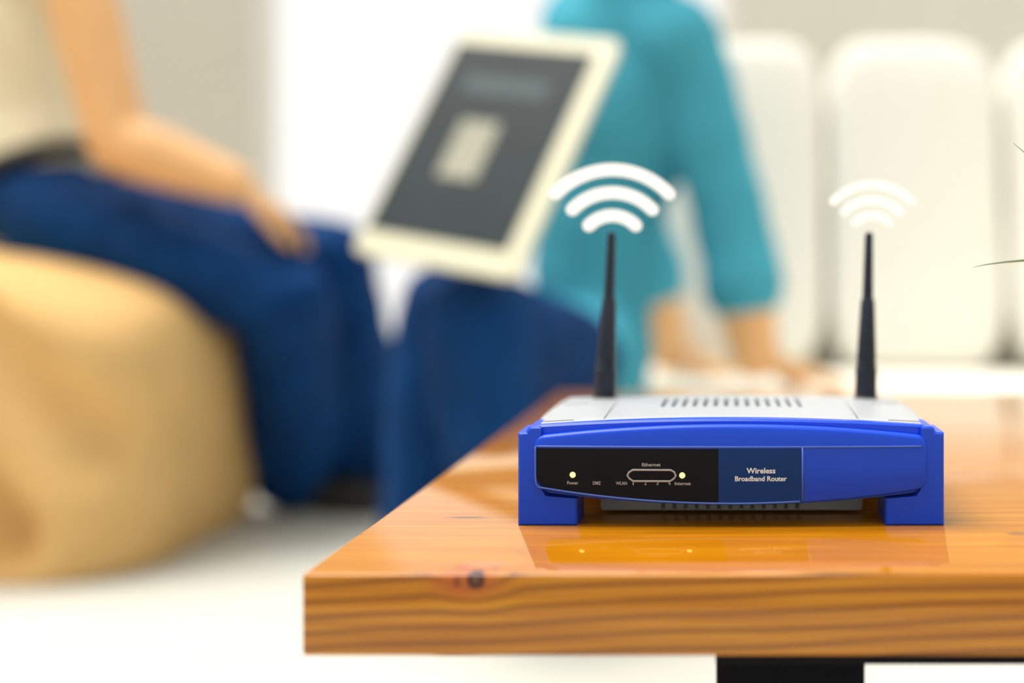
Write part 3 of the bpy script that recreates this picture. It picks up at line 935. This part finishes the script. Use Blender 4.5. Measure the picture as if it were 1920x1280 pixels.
def person_left():
    org = Vector((-1.2, 2.35, 0))
    pel = at(95, 385, 2.38)
    hipN, hipF = at(105, 420, 2.29), at(125, 412, 2.47)
    kneN, kneF = at(535, 568, 2.24), at(625, 490, 2.40)
    ankN, ankF = at(545, 890, 2.52), at(690, 855, 2.60)
    ankN.z = 0.095; ankF.z = 0.095
    waist = at(55, 300, 2.39); chest = at(5, 90, 2.40); upch = at(-55, -60, 2.41); neck = at(-85, -150, 2.41)
    shN, shF = at(125, -120, 2.24), at(-30, -70, 2.56)
    elN, wrN = at(222, 268, 2.20), at(440, 345, 2.20)
    elF, wrF = at(60, 230, 2.66), at(230, 330, 2.58)
    hc = at(-80, -330, 2.41)
    hR = Quaternion((0, 1, 0), math.radians(12)).to_matrix()
    # ---- body: one continuous mesh
    bm = bmesh.new()
    ball(bm, pel, (0.10, 0.14, 0.09))
    chain(bm, [(pel, 0.10), (waist, 0.095), (chest, 0.115), (upch, 0.10), (neck, 0.055), (hc + Vector((-0.02, 0, -0.06)), 0.050)])
    chain(bm, [(shN, 0.052), (upch, 0.08), (shF, 0.052)])
    for hp, kn, an in ((hipN, kneN, ankN), (hipF, kneF, ankF)):
        chain(bm, [(hp, 0.078), (hp.lerp(kn, 0.5), 0.064), (kn, 0.050), (kn.lerp(an, 0.35), 0.048), (an, 0.034)])
        f = an.copy(); f.z = 0.04
        chain(bm, [(an, 0.034), (f, 0.034), (f + Vector((0.12, -0.02, -0.01)), 0.026)])
    chain(bm, [(shN, 0.058), (shN.lerp(elN, 0.45), 0.054), (elN, 0.047), (elN.lerp(wrN, 0.3), 0.049), (wrN, 0.032)])
    chain(bm, [(shF, 0.053), (shF.lerp(elF, 0.45), 0.048), (elF, 0.040), (elF.lerp(wrF, 0.3), 0.042), (wrF, 0.027)])
    hand_bones(bm, wrN, at(575, 432, 2.30) - wrN, Vector((-0.35, 0.15, -1)), -1, 0.30)
    hand_bones(bm, wrF, Vector((0.8, -0.2, -0.25)), Vector((-0.2, 0, -1)), 1, 0.35)
    head_bones(bm, hc, hR)
    body = skinned('person', bm, M['skin'], None, 0.0052, 5, 0.5, org=org)
    body.location = org
    tag(body, 'person in cream sleeveless top and jeans resting on the tan beanbag, hand on knee', 'person')
    # ---- jeans
    bm = bmesh.new()
    ball(bm, pel + Vector((0, 0, 0.0)), (0.125, 0.165, 0.085))
    for hp, kn, an in ((hipN, kneN, ankN), (hipF, kneF, ankF)):
        chain(bm, [(hp, 0.096), (hp.lerp(kn, 0.5), 0.082), (kn, 0.074), (kn.lerp(an, 0.35), 0.080), (kn.lerp(an, 0.86), 0.084), (an + Vector((0, 0, -0.015)), 0.080)])
    skinned('jeans', bm, M['denim'], body, 0.009, 5, 0.5, 0.010, (14, 14, 9), 5.0, org)
    # ---- belt
    bm = bmesh.new()
    ax = (waist - pel).normalized(); q = Vector((0, 0, 1)).rotation_difference(ax)
    c = pel + ax * 0.045
    add_tube(bm, [c - org + q @ Vector((0.118 * math.cos(t * math.pi / 18), 0.148 * math.sin(t * math.pi / 18), 0)) for t in range(36)], 0.015, 8, True)
    build('belt', bm, M['belt'], body, True)
    # ---- sleeveless top
    bm = bmesh.new()
    base = pel + ax * 0.06
    chain(bm, [(base, 0.108), (waist, 0.118), (chest, 0.140), (upch + Vector((0.0, 0, -0.01)), 0.112)])
    ball(bm, base, (0.120, 0.150, 0.05), q.to_matrix())
    ball(bm, waist, (0.128, 0.150, 0.10), q.to_matrix()); ball(bm, chest, (0.148, 0.160, 0.14), q.to_matrix())
    for s in (shN, shF):
        bone(bm, upch, 0.095, upch.lerp(s, 0.80), 0.058)
    skinned('sleeveless_top', bm, M['cream_top'], body, 0.009, 7, 0.5, 0.006, (12, 12, 7), 2.0, org)
    for an in (ankN, ankF):
        shoe('shoe', an, (0.95, -0.2), body, org, M['belt'])
    head_parts(hc, hR, org, body, M['hair_brown'], True)


def person_right():
    org = Vector((-0.25, 2.1, 0))
    pel = at(1100, 670, 2.13)
    hipN, hipF = at(1112, 692, 2.05), at(1085, 665, 2.21)
    kneN, kneF = at(895, 612, 1.645), at(838, 585, 1.80)
    ankN, ankF = Vector((-0.275, 1.80, 0.095)), Vector((-0.405, 1.88, 0.095))
    waist = at(1105, 500, 2.14); chest = at(1150, 235, 2.16); upch = at(1170, 60, 2.18); neck = at(1178, -70, 2.20)
    shN, shF = at(1275, 72, 2.09), at(1085, 40, 2.33)
    elN, wrN = at(1368, 400, 2.08), at(1415, 668, 2.07)
    elF, wrF = at(1185, 390, 2.46), at(1252, 660, 2.47)
    hc = at(1165, -255, 2.14)
    hR = Quaternion((0, 0, 1), math.radians(-125)).to_matrix() @ Quaternion((0, 1, 0), math.radians(22)).to_matrix()
    bm = bmesh.new()
    ball(bm, pel, (0.075, 0.10, 0.075))
    chain(bm, [(pel, 0.065), (waist, 0.076), (chest, 0.105), (upch, 0.092), (neck, 0.053), (hc + Vector((0, 0, -0.06)), 0.048)])
    chain(bm, [(shN, 0.050), (upch, 0.075), (shF, 0.050)])
    for hp, kn, an in ((hipN, kneN, ankN), (hipF, kneF, ankF)):
        chain(bm, [(hp, 0.062), (hp.lerp(kn, 0.5), 0.058), (kn, 0.046), (kn.lerp(an, 0.35), 0.045), (an, 0.033)])
        f = an.copy(); f.z = 0.04
        chain(bm, [(an, 0.033), (f, 0.033), (f + Vector((-0.05, -0.11, -0.01)), 0.026)])
    for sh, el, wr in ((shN, elN, wrN), (shF, elF, wrF)):
        chain(bm, [(sh, 0.050), (sh.lerp(el, 0.45), 0.046), (el, 0.044), (el.lerp(wr, 0.4), 0.050), (wr, 0.037)])
    hand_bones(bm, wrN, Vector((0.85, 0.05, -0.28)), Vector((0, 0, -1)), 1, 0.10)
    hand_bones(bm, wrF, Vector((0.75, -0.25, -0.28)), Vector((0, 0, -1)), 1, 0.10)
    head_bones(bm, hc, hR)
    body = skinned('person', bm, M['skin'], None, 0.0052, 5, 0.5, org=org, zmin=0.0)
    body.location = org
    tag(body, 'person in teal long top and jeans leaning back on both arms on the white sofa', 'person')
    bm = bmesh.new()
    ball(bm, pel + Vector((0, 0, 0.005)), (0.085, 0.110, 0.085))
    for hp, kn, an in ((hipN, kneN, ankN), (hipF, kneF, ankF)):
        chain(bm, [(hp, 0.074), (hp.lerp(kn, 0.5), 0.074), (kn, 0.066), (kn.lerp(an, 0.35), 0.070), (kn.lerp(an, 0.86), 0.076), (an + Vector((0, 0, -0.01)), 0.076)])
    skinned('jeans', bm, M['denim'], body, 0.009, 5, 0.5, 0.009, (14, 14, 9), 9.0, org)
    bm = bmesh.new()
    chain(bm, [(at(1118, 690, 2.12), 0.070), (at(1112, 610, 2.135), 0.090), (waist, 0.092), (chest, 0.124), (upch, 0.112)])
    ball(bm, at(1112, 660, 2.12), (0.090, 0.135, 0.10))
    for hp, kn in ((hipN, kneN), (hipF, kneF)):
        bone(bm, hp, 0.085, hp.lerp(kn, 0.10), 0.083)
    ball(bm, chest, (0.135, 0.130, 0.15)); ball(bm, upch + Vector((0, 0, -0.02)), (0.140, 0.115, 0.09))
    for sh, el, wr in ((shN, elN, wrN), (shF, elF, wrF)):
        bone(bm, upch, 0.090, sh, 0.066)
        chain(bm, [(sh, 0.066), (sh.lerp(el, 0.5), 0.060), (el, 0.058), (el.lerp(wr, 0.52), 0.063)])
    skinned('long_sleeved_top', bm, M['teal_top'], body, 0.009, 6, 0.5, 0.008, (13, 13, 8), 4.0, org)
    for an, dr in ((ankN, (-0.35, -0.9)), (ankF, (-0.3, -0.9))):
        shoe('shoe', an, dr, body, org, M['belt'])
    head_parts(hc, hR, org, body, M['hair_dark'], False)


person_left()
person_right()


# ================================================================== TABLET propped on the knees
def tablet():
    c = Vector((-0.29038784, 1.64413191, 0.58864837))
    R = Matrix(((0.8828, 0.3352, 0.329), (-0.448, 0.8114, 0.3753), (-0.1412, -0.4788, 0.8665)))
    W, H, T = 0.24, 0.33, 0.009
    root = empty('tablet', c)
    root.rotation_euler = R.to_euler()
    tag(root, 'cream-white tablet with a dark screen propped on the seated person\'s knees', 'tablet')
    # rounded shell
    def rr(w, h, r, n=6):
        pts = []
        for cx, cz, a0 in ((w / 2 - r, h / 2 - r, 0), (-w / 2 + r, h / 2 - r, 90), (-w / 2 + r, -h / 2 + r, 180), (w / 2 - r, -h / 2 + r, 270)):
            for i in range(n + 1):
                a = math.radians(a0 + 90 * i / n)
                pts.append((cx + r * math.cos(a), cz + r * math.sin(a)))
        return pts
    ring = lambda w, h, r, y: [(x, y, z) for x, z in rr(w, h, r)]
    build('shell', loft([ring(W - 0.004, H - 0.004, 0.014, 0), ring(W, H, 0.016, 0.002), ring(W, H, 0.016, T - 0.003), ring(W - 0.008, H - 0.008, 0.012, T)]), M['tablet_white'], root, auto=40)
    scr = build('screen', loft([[(x - 0.010, y, z + 0.004) for x, y, z in ring(W - 0.034, H - 0.056, 0.003, -0.0006)], [(x - 0.010, y, z + 0.004) for x, y, z in ring(W - 0.034, H - 0.056, 0.003, 0.001)]]), M['screen'], root)
    build('screen_banner', box(-0.074, 0.050, -0.0010, -0.0005, 0.070, 0.094), M['screen_grey'], scr)
    build('screen_picture', box(-0.050, 0.006, -0.0010, -0.0005, -0.050, 0.030), M['screen_pale'], scr)
    bm = lathe([(0.008, -0.0004), (0.008, 0.001)], 24, Vector((0, 0, -H / 2 + 0.016)), Vector((0, 1, 0)))
    build('home_button', bm, M['tablet_white'], root)


tablet()
